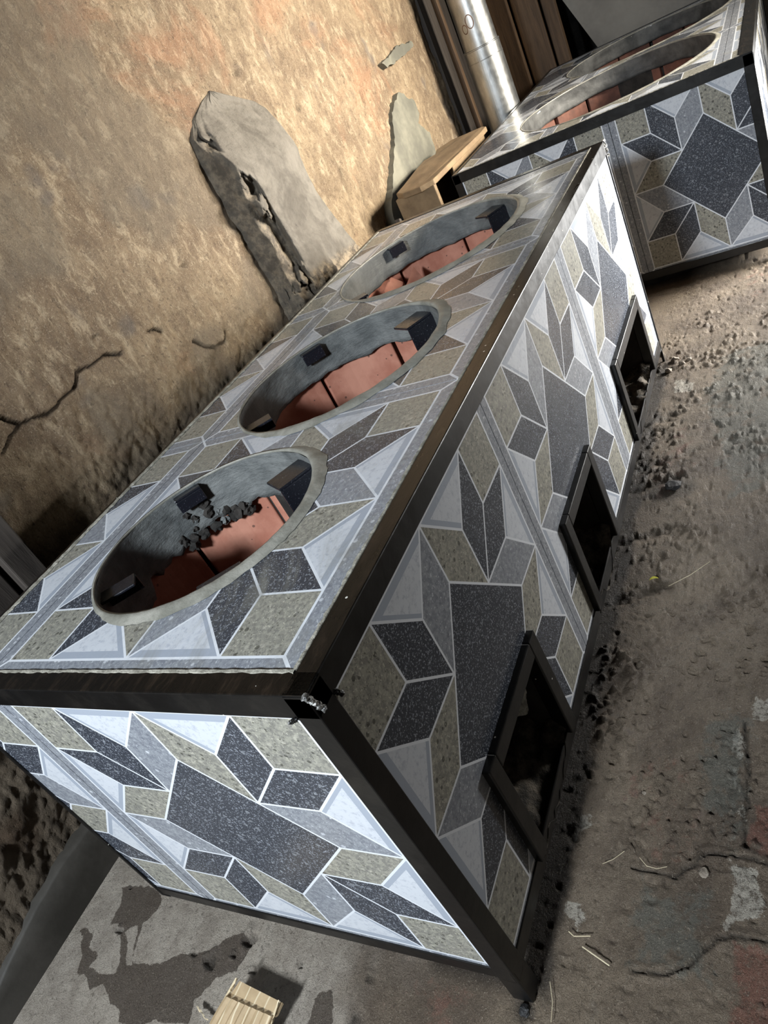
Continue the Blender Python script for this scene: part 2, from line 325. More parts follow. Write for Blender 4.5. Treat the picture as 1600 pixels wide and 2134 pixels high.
cr = [[(.349,-.18),(.354,-.23),(.348,-.28),(.376,-.307),(.414,-.347),(.415,-.394),(.411,-.44),(.41,-.62)],[(.116,-.209),(.125,-.272),(.153,-.323),(.2,-.359),(.22,-.38),(.231,-.414),(.235,-.448),(.233,-.6)],[(.798,-.425),(.667,-.431),(.546,-.431),(.436,-.431)],[(-.04,.45),(-.1,.44),(-.2,.46)]]
Zf = -.1 - .006 * np.clip(X, 0, 5)
rough_m = sm(.12, -.05, Y) * .9 + .1
Zf += (vnoise(X, Y, 2.2, 1, 3) - .5) * .022 * sm(-.02, -.2, Y)
Zf += (vnoise(X, Y, 7, 2, 4, .5) - .5) * .014 * rough_m
nb_ = vnoise(X, Y, 60, 3, 2, .6); Zf += (np.clip(nb_ - .58, 0, 1) * .045) * rough_m * (.3 + .7 * sm(.5, .65, vnoise(X, Y, 5, 33, 2)))
pits = np.clip(.32 - vnoise(X, Y, 40, 9, 2, .5), 0, 1) * .04; Zf -= pits * rough_m
crm = np.zeros(X.shape)
for p in cr:
    xj = X + (vnoise(X, Y, 25, 31, 3) - .5) * .02; yj = Y + (vnoise(X, Y, 25, 41, 3) - .5) * .02
    d = seg_dist(xj, yj, p); crm = np.maximum(crm, sm(.008, .001, d)); Zf -= .010 * sm(.009, 0, d); Zf += .006 * sm(.03, .008, d)
for hx, hy, hr in [(-.099,1.412,.012),(-.109,.985,.025),(-.024,.881,.025),(.029,1.478,.006),(-.061,.667,.006),(-.103,.817,.012),(-.075,.914,.01),(-.102,1.062,.01)]:
    d = np.hypot(X - hx, Y - hy) + (vnoise(X, Y, 60, 5, 2) - .5) * hr * 1.2; Zf -= .018 * sm(hr, hr * .3, d); crm = np.maximum(crm, sm(hr, hr * .4, d) * .7); Zf += .008 * sm(hr * 1.9, hr, d) * (Y > hy)
for hx, hy, hl in [(1.95,-.03,.16),(2.1,-.05,.22),(1.62,-.02,.12),(2.45,-.02,.1),(1.3,-.02,.1)]:       # ruts beside the far half of the stove
    d = np.hypot((X - hx + .4 * (Y - hy)) * 1.6, np.clip(np.abs(Y - hy) - hl, 0, 9)) + (vnoise(X, Y, 16, 8, 4, .65) - .45) * .14; Zf -= .010 * sm(.06, .0, d); crm = np.maximum(crm, sm(.05, .0, d) * .35)
soot_shade = sm(.012, -.02, -Y - .055 * vnoise(X, Y, 14, 77, 3)) * sm(-.02, .05, X) * sm(3.1, 2.9, X) * (Y < .3)  # stove's shadow under and along its front, painted into the floor colour
soot_shade = np.maximum(soot_shade, sm(.10, .02, np.hypot((X - 1.93) * 1.2, (Y + .13)) - .04 + .08 * (vnoise(X, Y, 30, 71, 3) - .5)) * .7)
soot_shade = np.maximum(soot_shade, sm(.035, .012, np.hypot(X + .016, Y - .02) + .02 * (vnoise(X, Y, 80, 72, 2) - .5)))
me = grid_mesh('floor', np.stack([X, Y, Zf], -1), dict(wet=pmask([stain, stain2, stain3], .012), pale=pmask(pale, .012), red=np.maximum(pmask(red, .02), pmask(redA, .07) * .45), green=pmask(green, .05) * .8,
    screed=sm(.30, .62, Y + .5 * (vnoise(X, Y, 6, 303, 3) - .5)), crack=crm, soot_shade=soot_shade))
link('floor', me, 'floor', kind='structure')
def floor_z(x, y):
    i = int(np.clip(np.searchsorted(FX, x), 0, len(FX) - 1)); j = int(np.clip(np.searchsorted(FY, y), 0, len(FY) - 1)); return float(Zf[i, j])

# wall (long clay wall behind the stove), runs along x at y = 1.66
WX = ax([(-6, -.5, .2), (-.5, 2.2, .008), (2.2, 6.06, .0135)]); WZ = ax([(-.16, .8, .0135), (.8, 1.4, .007), (1.4, 2.75, .0135), (2.75, 5.2, .15)])
X, Z = np.meshgrid(WX, WZ, indexing='ij')
Yw = 1.66 + (vnoise(X, Z, 1.3, 11, 3) - .5) * .06 + (vnoise(X * .7, Z, 7, 12, 4, .6) - .5) * .035 + (vnoise(X, Z * .8, 28, 13, 3, .6) - .5) * .016
low = sm(.75, .35, Z) * sm(2.4, 1.2, X)
Yw += low * ((vnoise(X, Z, 9, 21, 3, .6) - .5) * .045 + .02 + (vnoise(X, Z, 50, 22, 3, .7) - .5) * .018)
wc = [[(.809,1.231),(.87,1.249),(.928,1.255),(.985,1.248),(1.063,1.228),(1.126,1.233),(1.211,1.244),(1.281,1.284),(1.336,1.275),(1.414,1.263),(1.503,1.233)],[(.895,1.322),(.926,1.263)],[(1.678,1.24),(1.755,1.203)],[(1.897,1.074),(1.981,.985),(2.06,.985),(2.096,1.023)]]
crm = np.zeros(X.shape)
for i, p in enumerate(wc):
    xj = X + (vnoise(X, Z, 12, 61, 2) - .5) * .03; zj = Z + (vnoise(X, Z, 12, 62, 2) - .5) * .03
    wd = .003 + .005 * vnoise(X, Z, 9, 63, 2)
    d = seg_dist(xj, zj, p) / wd; crm = np.maximum(crm, sm(1.3, .3, d)); Yw += .02 * sm(1.5, .2, d)
for hx, hz, ra, rb in [(4.395,1.53,.03,.09),(2.081,1.362,.05,.02),(3.456,.95,.03,.06),(3.75,1.22,.04,.14),(3.9,1.05,.03,.12),(3.2,1.95,.05,.02),(1.444,1.346,.03,.01),(3.628,1.667,.04,.03)]:
    d = np.hypot((X - hx) / ra, (Z - hz) / rb) + (vnoise(X, Z, 30, 64, 2) - .5) * .6; Yw += .012 * sm(1, .2, d); crm = np.maximum(crm, sm(1, .3, d) * .35)
grey = sm(.5, .62, vnoise(X, Z, 2.3, 66, 3)) * sm(3.3, 2.2, X)
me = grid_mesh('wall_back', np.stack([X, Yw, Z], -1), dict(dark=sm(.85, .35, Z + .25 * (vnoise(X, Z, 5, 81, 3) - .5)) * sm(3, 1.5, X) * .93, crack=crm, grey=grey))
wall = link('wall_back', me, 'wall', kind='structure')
v, f = joinvf([box_vf(5.9, 6.06, 1.64, 2.3, -.16, 5.2)]); link('trim_1', mesh('wall end', v, f), 'darkwood', kind='structure')
# smooth skirting under the clay, ragged along its top
n = 260; xs = np.linspace(-4, 5.9, n); top = .05 + .03 * (vnoise(xs, xs * 0, 5, 91, 4, .6) - .5) - .05 * sm(-.05, -.5, xs) + .03 * sm(-.6, -.1, xs)
P = np.zeros((n, 5, 3)); 
for i in range(n):
    for j, (yy, zz) in enumerate([(1.628, -.16), (1.630, -.02), (1.634, top[i] - .008), (1.642, top[i]), (1.75, top[i] + .004)]): P[i, j] = (xs[i], yy, zz)
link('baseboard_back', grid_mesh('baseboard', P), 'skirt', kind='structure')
# dark boarding fixed over the wall at the left, up from worktop height
sh = empty('wall_boarding', (-.5, 1.60, .45), 'dark old wooden boarding against the clay wall at the left edge, above the stove', 'boarding')
for (x0, x1, y0, y1, mt) in [(.515, .615, 1.56, 1.645, 'darkwood'), (.10, .495, 1.585, 1.645, 'darkwood'), (-.32, .085, 1.58, 1.645, 'darkwood'), (-.75, -.335, 1.585, 1.645, 'darkwood')]:
    v, f = box_vf(x0, x1, y0, y1, .66, 2.3); o = link('board', mesh('board', v, f, root=sh), mt, sh); bevel(o, .006)
# grey mud-rendered buttress standing against the wall
nt, ns = 150, 120; T = np.linspace(0, 1, nt); Q = np.linspace(0, 1, ns); P = np.zeros((nt, ns, 3)); rough = np.zeros((nt, ns))
for i, t in enumerate(T):
    z = 1.93 - t * 2.07
    dep = .185 * sm(1.95, 1.50, np.array(z)) + .03 * sm(1.0, .7, np.array(z))
    xl = float(np.interp(z, [0, 1.78, 1.85, 1.90, 1.93], [2.56, 2.56, 2.64, 2.77, 2.88])) + .010 * math.sin(z * 7)
    xr = float(np.interp(z, [-.2, .93, 1.13, 1.29, 1.48, 1.60, 1.75, 1.80, 1.86, 1.915, 1.93], [3.55, 3.235, 3.155, 3.10, 3.09, 3.12, 3.18, 3.16, 3.06, 2.95, 2.90])) + .008 * math.sin(z * 9)
    for j, s_ in enumerate(Q):
        if s_ < .3: k = s_ / .3; x = xl + .02 * k; y = 1.70 - (dep + .04) * k
        elif s_ < .85: k = (s_ - .3) / .55; x = xl + .02 + k * (xr - xl - .02); y = 1.66 - dep
        else: k = (s_ - .85) / .15; x = xr + .02 * k; y = 1.66 - dep + (dep + .04) * k
        P[i, j] = (x, y, z)
TT, QQ = np.meshgrid(T, Q, indexing='ij'); Zb = P[..., 2]
edge = sm(.10, .0, np.abs(QQ - .30)); nz = vnoise(Zb, QQ * 1.2, 8, 101, 4, .6); nz2 = vnoise(Zb, QQ * 1.2, 26, 102, 3, .6)
er = edge * sm(.38, .62, nz + .15 * sm(1.7, 1.0, Zb)) * sm(1.86, 1.68, Zb); P[..., 0] += er * .10 + (nz2 - .5) * .016; P[..., 1] += er * .055 + (nz - .5) * .02 + (nz2 - .5) * .012
gl = sm(1.02, .94, Zb + .1 * (QQ - .5) + .05 * (nz - .5)); P[..., 1] += gl * ((nz2 - .45) * .05)
rough = np.clip(er * .5 + gl * sm(.25, .45, QQ) + sm(.32, .22, QQ) * .55 * sm(1.9, 1.6, Zb), 0, 1)
bt = link('buttress', grid_mesh('buttress', P, dict(rough=rough)), 'render', wall, label='grey mud-rendered buttress with a broken left edge')
# bare olive cement patches on the wall
def patch(name, pts, y, th, mat, lab, cat):
    pp = []
    for (x0, z0), (x1, z1) in zip(pts, pts[1:] + pts[:1]):
        n = max(2, int(math.hypot(x1 - x0, z1 - z0) / .03))
        for k in range(n): pp.append((x0 + (x1 - x0) * k / n + random.uniform(-.008, .008), z0 + (z1 - z0) * k / n + random.uniform(-.008, .008)))
    n = len(pp); v = [(x, y - th, z) for x, z in pp] + [(x, y + .05, z) for x, z in pp]
    f = [tuple(range(n))] + [(i, (i + 1) % n, n + (i + 1) % n, n + i) for i in range(n)]
    me = mesh(name, v, f); bm = bmesh.new(); bm.from_mesh(me); bmesh.ops.triangulate(bm, faces=bm.faces[:1]); bmesh.ops.recalc_face_normals(bm, faces=bm.faces[:]); bm.to_mesh(me); bm.free()
    return link(name, me, mat, wall)
patch('cement_patch', [(4.898,1.446),(4.966,1.414),(4.995,1.38),(5.099,1.338),(5.084,1.249),(5.014,1.191),(5.143,1.093),(5.127,.989),(5.111,.884),(4.9,.5),(3.8,.5),(4.048,.801),(4.082,.882),(4.269,1.016),(4.526,1.2),(4.66,1.359)], 1.64, .022, 'patch', '', '')
patch('cement_patch', [(4.841,1.65),(4.9,1.607),(5.2,1.615),(5.485,1.636),(5.475,1.672),(5.193,1.69)], 1.64, .012, 'patch', '', '')

# ------------------------------------------------------------------ stoves
def warp1(v):
    x, y, z = v; return (x, y, z - .049 * (x / 3.03) * (1 - z))
def cdt_plate(poly, holes, top, th, mapping, uvf):
    """triangulated plate: outline poly with holes (2-D), extruded by th behind; mapping(u,v,d)->xyz"""
    vs = [Vector(p) for p in poly]; ed = [(i, (i + 1) % len(poly)) for i in range(len(poly))]
    for h in holes:
        k = len(vs); vs += [Vector(p) for p in h]; ed += [(k + i, k + (i + 1) % len(h)) for i in range(len(h))]
    r = delaunay_2d_cdt(vs, ed, [], 0, 1e-6); V2 = r[0]; T = []
    def inside(p, pg):
        c = False
        for (x0, y0), (x1, y1) in zip(pg, pg[1:] + pg[:1]):
            if (y0 > p[1]) != (y1 > p[1]) and p[0] < (x1 - x0) * (p[1] - y0) / (y1 - y0) + x0: c = not c
        return c
    for t in r[2]:
        cx = sum(V2[i].x for i in t) / len(t); cy = sum(V2[i].y for i in t) / len(t)
        if inside((cx, cy), poly) and not any(inside((cx, cy), h) for h in holes): T.append(tuple(t))
    used = sorted({i for t in T for i in t}); mp = {o: i for i, o in enumerate(used)}; n = len(used)
    V3 = [mapping(V2[i].x, V2[i].y, 0) for i in used] + [mapping(V2[i].x, V2[i].y, th) for i in used]
    UV = [uvf(V2[i].x, V2[i].y) for i in used] * 2
    Fc = [tuple(mp[i] for i in t) for t in T]; cnt = {}
    for t in Fc:
        for a_, b_ in zip(t, t[1:] + t[:1]): cnt[(a_, b_)] = 1
    side = [(b_, a_, a_ + n, b_ + n) for (a_, b_) in cnt if (b_, a_) not in cnt]
    back = [tuple(i + n for i in reversed(t)) for t in Fc]
    return V3, Fc + back + side, UV
def ellipse(cx, cy, ra, rb, n=72, jit=0):
    return [(cx + (ra + random.uniform(-jit, jit)) * math.cos(2 * math.pi * i / n), cy + (rb + random.uniform(-jit, jit)) * math.sin(2 * math.pi * i / n)) for i in range(n)]
def plate(name, rect, inner, holes, mapping, root, warp, mat, flipu=1, th=.02):
    x0, x1, y0, y1 = rect; a0, a1, b0, b1 = inner
    poly = [(x0, y0), (x1, y0), (x1, y1), (x0, y1)]
    uvf = lambda u, v: (flipu * ((u - (a0 + a1) / 2) / (a1 - a0)), (v - (b0 + b1) / 2) / (b1 - b0))
    V, F_, UV = cdt_plate(poly, holes, 0, th, mapping, uvf)
    me = mesh(name, V, F_, warp, root=root, uvs=UV)
    bm = bmesh.new(); bm.from_mesh(me); bmesh.ops.recalc_face_normals(bm, faces=bm.faces[:]); bm.to_mesh(me); bm.free()
    return link(name, me, mat, root)
def tiles_on(cols, rows, lim, holes, mapping, root, warp, mat, flipu=1, gap=.0015, name='tile'):
    """cols/rows: inner intervals of the printed panels; joints midway; lim: clip rectangle"""
    def ext(iv, lo, hi):
        out = []
        for i, (a_, b_) in enumerate(iv):
            s0 = lo if i == 0 else (iv[i - 1][1] + a_) / 2 + gap
            s1 = hi if i == len(iv) - 1 else (b_ + iv[i + 1][0]) / 2 - gap
            if s1 > s0 + .004: out.append((max(s0, lo), min(s1, hi), a_, b_))
        return out
    for (x0, x1, a0, a1) in ext(cols, lim[0], lim[1]):
        for (y0, y1, b0, b1) in ext(rows, lim[2], lim[3]):
            plate(name, (x0, x1, y0, y1), (a0, a1, b0, b1), [h for h in holes], mapping, root, warp, mat, flipu)
def angle_bar(a, b, d1, d2, w1, w2, t=.007):
    """L-section bar from a to b with flanges along directions d1, d2"""
    a, b, d1, d2 = map(Vector, (a, b, d1, d2)); pr = [Vector((0, 0, 0)), d1 * w1, d1 * w1 + d2 * t, d1 * t + d2 * t, d1 * t + d2 * w2, d2 * w2]
    v = [tuple(a + p) for p in pr] + [tuple(b + p) for p in pr]; f = [tuple(range(6)), tuple(range(11, 5, -1))] + [(i, (i + 1) % 6, 6 + (i + 1) % 6, 6 + i) for i in range(6)]
    return v, f
def part(name, vf, mat, root, warp=None, bev=0, smooth=False, label=None, kind=None, parent=None):
    me = mesh(name, vf[0], vf[1], warp, smooth, root); bm = bmesh.new(); bm.from_mesh(me); bmesh.ops.recalc_face_normals(bm, faces=bm.faces[:]); bm.to_mesh(me); bm.free()
    o = link(name, me, mat, parent or root, label, kind=kind)
    if bev: bevel(o, bev)
    return o
def seam(a, b, up, out, w_, h_, root, warp, seed):
    """ragged bead of mortar from a to b"""
    a, b, up, out = map(Vector, (a, b, up, out)); n = max(8, int((b - a).length / .012)); V, Fc = [], []
    rs = random.Random(seed)
    for i in range(n + 1):
        p = a + (b - a) * (i / n); k = w_ * rs.uniform(.5, 1.15); hh = h_ * rs.uniform(.7, 1.1)
        V += [tuple(p - out * .004), tuple(p - out * .002 + up * hh), tuple(p + out * k * .6 + up * hh * .8), tuple(p + out * k)]
    for i in range(n):
        for j in range(3): Fc.append((i * 4 + j, i * 4 + j + 1, i * 4 + j + 5, i * 4 + j + 4))
    return V, Fc
def liner(root, warp, cx, cy, ra, rb, seed, ztop=.9955, zsplit=.80, door=True, nb=8, phase=.35, rg=.07, cm='cement', bm_='brick'):
    rs = random.Random(seed); n = 144
    # cement coat, ragged lower edge
    off = rs.uniform(0, 50); th = np.linspace(0, 2 * math.pi, n, endpoint=False)
    rag = vnoise(np.cos(th) * 1.5 + off, np.sin(th) * 1.5 + 5, 2.5, seed, 4, .65) - .5
    zb = zsplit + rag * rg - .10 * np.clip(np.cos(th - 3.0), 0, 1)
    V, Fc = [], []; K = 9
    for i in range(n):
        c, s_ = math.cos(th[i]), math.sin(th[i])
        for k in range(K):
            t = k / (K - 1); z = ztop + (zb[i] - ztop) * t; d = -.002 + .006 * t + .008 * (vnoise(np.array([th[i] * 3 + 9]), np.array([t * 3.]), 2, seed + 3, 3)[0] - .5) - .004 * t
            V.append((cx + (ra + d) * c, cy + (rb + d) * s_, z))
        V.append((cx + (ra + .035) * c, cy + (rb + .035) * s_, zb[i] - .004))
    KK = K + 1
    for i in range(n):
        j = (i + 1) % n
        for k in range(KK - 1): Fc.append((i * KK + k, j * KK + k, j * KK + k + 1, i * KK + k + 1))
    part('cement_coat', (V, Fc), cm, root, warp, smooth=True)
    # fire bricks
    for b_ in range(nb):
        t0 = phase + 2 * math.pi * b_ / nb + .012; t1 = phase + 2 * math.pi * (b_ + 1) / nb - .012 - rs.uniform(0, .02)
        mid = ((t0 + t1) / 2) % (2 * math.pi); z0 = -.05
        if door and abs(mid - 1.5 * math.pi) < .75: z0 = .42
        dr = rs.uniform(-.004, .006); V, Fc = [], []; m = 8
        for i in range(m + 1):
            t = t0 + (t1 - t0) * i / m
            for (rr, z) in ((.026 + dr, .96), (.026 + dr, z0), (.09, z0), (.09, .96)): V.append((cx + (ra + rr) * math.cos(t), cy + (rb + rr) * math.sin(t), z))
        for i in range(m):
            for k in range(4): Fc.append((i * 4 + k, i * 4 + (k + 1) % 4, i * 4 + 4 + (k + 1) % 4, i * 4 + 4 + k))
        Fc += [(0, 1, 2, 3), (m * 4 + 3, m * 4 + 2, m * 4 + 1, m * 4)]
        part('brick', (V, Fc), bm_, root, warp, bev=.005)
    # dark shell behind everything
    V = []; Fc = []
    for i in range(48):
        t = 2 * math.pi * i / 48
        V += [(cx + (ra + .10) * math.cos(t), cy + (rb + .10) * math.sin(t), .975), (cx + (ra + .10) * math.cos(t), cy + (rb + .10) * math.sin(t), .43 if (door and abs(t - 1.5 * math.pi) < .9) else -.06)]
    for i in range(48): j = (i + 1) % 48; Fc.append((2 * i, 2 * j, 2 * j + 1, 2 * i + 1))
    part('well_shell', (V, Fc), 'soot_shade', root, warp)
def rim(root, warp, cx, cy, ra, rb, seed, h=.010, w_=.030, mt='rim'):
    n = 120; V, Fc = [], []; prof = [(.0, -.006), (-.004, h * .7), (.004, h), (w_ * .55, h * .8), (w_, h * .25), (w_ * 1.2, .0005)]
    for i in range(n):
        t = 2 * math.pi * i / n; nz = vnoise(np.array([math.cos(t) * 4 + 20]), np.array([math.sin(t) * 4 + 20]), 1.5, seed, 4, .6)[0] - .5
        thick = (.16 + .84 * float(sm(-.35, .55, np.array(math.cos(t - math.radians(250)))))) * (1 + nz * .9)
        for k, (dr, z) in enumerate(prof): V.append((cx + (ra + dr * (thick if k > 2 else 1)) * math.cos(t), cy + (rb + dr * (thick if k > 2 else 1)) * math.sin(t), 1.0 + z * thick if k else 1.0 + z))
    m = len(prof)
    for i in range(n):
        j = (i + 1) % n
        for k in range(m - 1): Fc.append((i * m + k, j * m + k, j * m + k + 1, i * m + k + 1))
    part('rim', (V, Fc), mt, root, warp, smooth=True)
def bracket(root, warp, cx, cy, ra, rb, ang, tw=.058, ln=.105, drop=.07, z=.972, side=0):
    c, s_ = math.cos(ang), math.sin(ang); px, py = cx + (ra + .012) * c, cy + (rb + .012) * s_; u = Vector((-c, -s_, 0)); t = Vector((-s_, c, 0)); p = Vector((px, py, z)); th = .008
    pts = []
    def bx(a0, a1, t0, t1, z0, z1):
        v = [tuple(p + u * a + t * b + Vector((0, 0, zz))) for a in (a0, a1) for b in (t0, t1) for zz in (z0, z1)]
        return v, [(0, 1, 3, 2), (4, 6, 7, 5), (0, 4, 5, 1), (2, 3, 7, 6), (0, 2, 6, 4), (1, 5, 7, 3)]
    bl = [bx(0, ln, -tw, tw, -th, 0), bx(ln - th, ln, -tw, tw, -drop, -th + .001)] if not side else [bx(-.0, ln, -tw, tw, -th, 0), bx(-.0, ln, side * tw - .004, side * tw + .004, -drop, -th + .001)]
    return part('bracket', joinvf(bl), 'steel', root, warp, bev=.0025, label='black steel pot bracket inside the well')

def lump_bed(root, warp, x0, x1, y0, y1, z0, h, seed, name='ash_bed'):
    n, m = 40, 40; xs = np.linspace(x0, x1, n); ys = np.linspace(y0, y1, m); A, B = np.meshgrid(xs, ys, indexing='ij')
    Zz = z0 + h * (vnoise(A, B, 6, seed, 4, .55) ** 1.5) + .3 * h * sm(y0, y0 + .15, B)
    P = np.stack([A, B, Zz], -1); me = grid_mesh(name, P, smooth=True)
    o = link(name, me, 'ash', root, kind='stuff'); o.matrix_parent_inverse = Matrix.Translation(-root.location); return o

# --- the near stove
root = empty('tiled_stove', (1.5, .6, -.1), 'near long charcoal stove clad in patterned grey tiles, three round wells in its top', 'stove')
L, W_, H = 3.03, 1.204, 1.0
holes = [(.528, .632, .316, .320), (1.34, .613, .390, .362), (2.355, .648, .458, .402)]
hp = [ellipse(h[0], h[1], h[2] + .004, h[3] + .004) for h in holes]
tiles_on([(.086, .971), (1.051, 1.936), (2.016, 2.90), (2.98, 3.86)], [(.096, .958), (1.035, 1.90)], (.050, L - .045, .048, W_ - .022), hp, lambda u, v, d: (u, v, .999 - d), root, warp1, 'tile_top')
def rc(x0, x1, z0, z1): return [(x0, z0), (x1, z0), (x1, z1), (x0, z1)]
doors = [(.26, .69, .0, .415), (1.115, 1.545, .0, .415), (2.11, 2.77, .0, .405)]
dh = [rc(a + .02, b - .02, -.2, d - .02) for a, b, c_, d in doors]
tiles_on([(.052, .927), (1.000, 1.885), (1.99, 2.955), (3.03, 3.9)], [(.062, .941)], (.045, L - .006, .052, .948), dh, lambda u, v, d: (u, .006 + d, v), root, warp1, 'tile')
tiles_on([(.06, .925), (1.0, 1.86)], [(.060, .937)], (.045, W_ - .012, .045, .948), [], lambda u, v, d: (.006 + d, u, v), root, warp1, 'tile', flipu=-1)
X_, Y_, Z_ = (1, 0, 0), (0, 1, 0), (0, 0, 1); nX, nY, nZ = (-1, 0, 0), (0, -1, 0), (0, 0, -1); fw = .055
def rail(a, b, d1, d2, w1=fw, w2=fw, mat='paint', name='rail', rt=None, wp=warp1): return part(name, angle_bar(a, b, d1, d2, w1, w2), mat, rt or root, wp, bev=.003)
def two_tone(a, b, d1, d2, rt, wp, w1=fw, w2=fw):   # top rails: the upper flange is browner than the rest
    v, f = angle_bar(a, b, d1, d2, w1, w2); o = part('top_rail', (v, f), ['paint', 'paint_top'], rt, wp, bev=.003)
    for p in o.data.polygons:
        if p.normal.z > .7: p.material_index = 1
    return o
two_tone((0, 0, H + .002), (L, 0, H + .002), Y_, nZ, root, warp1, .052, .056)
two_tone((0, .0, H + .002), (0, W_, H + .002), X_, nZ, root, warp1, .052, .060)
two_tone((0, W_, H + .002), (L, W_, H + .002), nY, nZ, root, warp1, .022, .056)
two_tone((L, 0, H + .002), (L, W_, H + .002), nX, nZ, root, warp1, .045, .056)
for (x, y, dx, dy, leg) in [(0, 0, X_, Y_, -.098), (0, W_, X_, nY, .0), (L, 0, nX, Y_, -.07), (L, W_, nX, nY, -.07)]:
    rail((x, y, H - .003), (x, y, leg), dx, dy, .052 if x == 0 else .010, .052 if (x == 0 and y == 0) else .012, name='leg')
rail((.0, .002, 0), (L, .002, 0), Z_, Y_, .052, .04, name='bottom_rail'); rail((.002, 0, 0), (.002, W_, 0), Z_, X_, .046, .04, name='bottom_rail')
rail((0, W_ - .002, 0), (L, W_ - .002, 0), Z_, nY, .05, .04, name='bottom_rail'); rail((L - .002, 0, 0), (L - .002, W_, 0), Z_, nX, .05, .04, name='bottom_rail')
for a, b, up, out, ww, sd in [((.052, .050, 1.0), (L - .045, .050, 1.0), Z_, Y_, .010, 1), ((.052, .05, 1.0), (.052, W_ - .022, 1.0), Z_, nX, .008, 2), ((.05, W_ - .022, 1.0), (L - .045, W_ - .022, 1.0), Z_, nY, .012, 3)]:
    part('mortar_bead', seam(a, b, up, out, ww, .004, root, warp1, sd), 'mortar', root, warp1)
g_ = None
def blob(c, r_, seed):
    bm = bmesh.new(); bmesh.ops.create_icosphere(bm, subdivisions=2, radius=1); rs = random.Random(seed); V = [tuple(Vector(c) + v.co * r_ * rs.uniform(.6, 1.3)) for v in bm.verts]; F_ = [tuple(v.index for v in f.verts) for f in bm.faces]; bm.free(); return V, F_
part('weld_bead', joinvf([blob((-.002 + k * .004, -.002, 1.002 - k * .012), .0065, k) for k in range(5)]), 'weld', root, warp1, label='bright bare weld metal')
part('weld_bead', joinvf([blob((.056 + k * .004, -.0, .946 - k * .008), .005, 20 + k) for k in range(3)] + [blob((-.0, .055 + k * .006, .942 - k * .003), .0045, 30 + k) for k in range(4)]), 'paint', root, warp1, kind='stuff')
part('weld_bead', joinvf([blob((L + .001, -.001, 1.0 - k * .02), .008, 50 + k) for k in range(4)]), 'weld', root, warp1, label='bright bare weld metal')
part('back_panel', box_vf(.01, L - .01, W_ - .03, W_ - .012, .01, .95), 'soot_shade', root, warp1)
part('end_panel', box_vf(L - .03, L - .012, .03, W_ - .03, .01, .95), 'soot_shade', root, warp1)
def inner_plate(root, warp, x0, x1, y0, y1, hs, z=.968):
    V, F_, UV = cdt_plate([(x0, y0), (x1, y0), (x1, y1), (x0, y1)], hs, 0, .012, lambda u, v, d: (u, v, z - d), lambda u, v: (0, 0)); part('top_slab', (V, F_), 'soot_shade', root, warp)
inner_plate(root, warp1, .01, L - .01, .01, W_ - .01, [ellipse(h[0], h[1], h[2] + .02, h[3] + .02) for h in holes])
for k, h in enumerate(holes):
    liner(root, warp1, *h, seed=5 + k * 11, phase=(.28, .085, .10)[k], zsplit=(.855, .872, .875)[k], rg=(.13, .035, .03)[k]); rim(root, warp1, *h, seed=40 + k)
    for a_, kw in ((49, dict(ln=.045, tw=.042, z=.99, drop=.045)), (133, dict(ln=.11, tw=.03, side=-1, drop=.05)), (222, {}), (-32, dict(ln=.125, tw=.045, drop=.085, side=-1))): bracket(root, warp1, *h, math.radians(a_), **kw)
for k, (x0, x1, z0, z1) in enumerate(doors):
    fr = .05; y = -.014; bars = [box_vf(x0, x0 + fr, y, .03, .048, z1), box_vf(x1 - fr, x1, y, .03, .048, z1), box_vf(x0 + fr, x1 - fr, y, .03, z1 - fr, z1)]
    o = empty('opening_frame', (0, 0, 0), None, None); o.parent = root; o.location = (0, 0, 0)
    for b_ in bars: part('frame_bar', b_, 'paint', root, warp1, bev=.004, parent=o)
    yb = h_y = holes[k][1] - holes[k][3] * .85
    t_ = .012; tun = [box_vf(x0 + .035, x0 + .035 + t_, .03, yb, -.03, z1 - .03), box_vf(x1 - .035 - t_, x1 - .035, .03, yb, -.03, z1 - .03), box_vf(x0 + .035, x1 - .035, .03, yb, z1 - .03, z1 - .018)]
    part('fire_tunnel', joinvf(tun), 'soot_shade', root, warp1)
    lump_bed(root, warp1, x0 + .03, x1 - .03, .0, yb + .1, -.07 - .03 * k / 2, .22, 200 + k)
# scrap of pale sacking caught in the first opening
V, Fc = [], []; rs = random.Random(3); n, m = 14, 8
for i in range(n):
    for j in range(m): V.append((.560 + .066 * i / (n - 1) + rs.uniform(-.004, .004), .055 + .05 * math.sin(i * .5) * .3 + rs.uniform(-.004, .004) + j * .004, .335 - .15 * j / (m - 1) * (1 - .5 * i / n) - .1 * i / n + (rs.uniform(0, .02) if j == 0 else 0)))
for i in range(n - 1):
    for j in range(m - 1): Fc.append((i * m + j, i * m + j + 1, (i + 1) * m + j + 1, (i + 1) * m + j))
sk = link('sacking_scrap', mesh('sacking_scrap', V, Fc), 'cloth', label='frayed pale sacking scrap inside the nearest fuel opening of the near stove', cat='scrap')
# broken terracotta pieces and stick in the farthest well
def prism(pts, th, nrm):
    nrm = Vector(nrm) * th; n = len(pts); V = [tuple(Vector(p)) for p in pts] + [tuple(Vector(p) + nrm) for p in pts]
    return V, [tuple(range(n)), tuple(range(2 * n - 1, n - 1, -1))] + [(i, (i + 1) % n, n + (i + 1) % n, n + i) for i in range(n)]

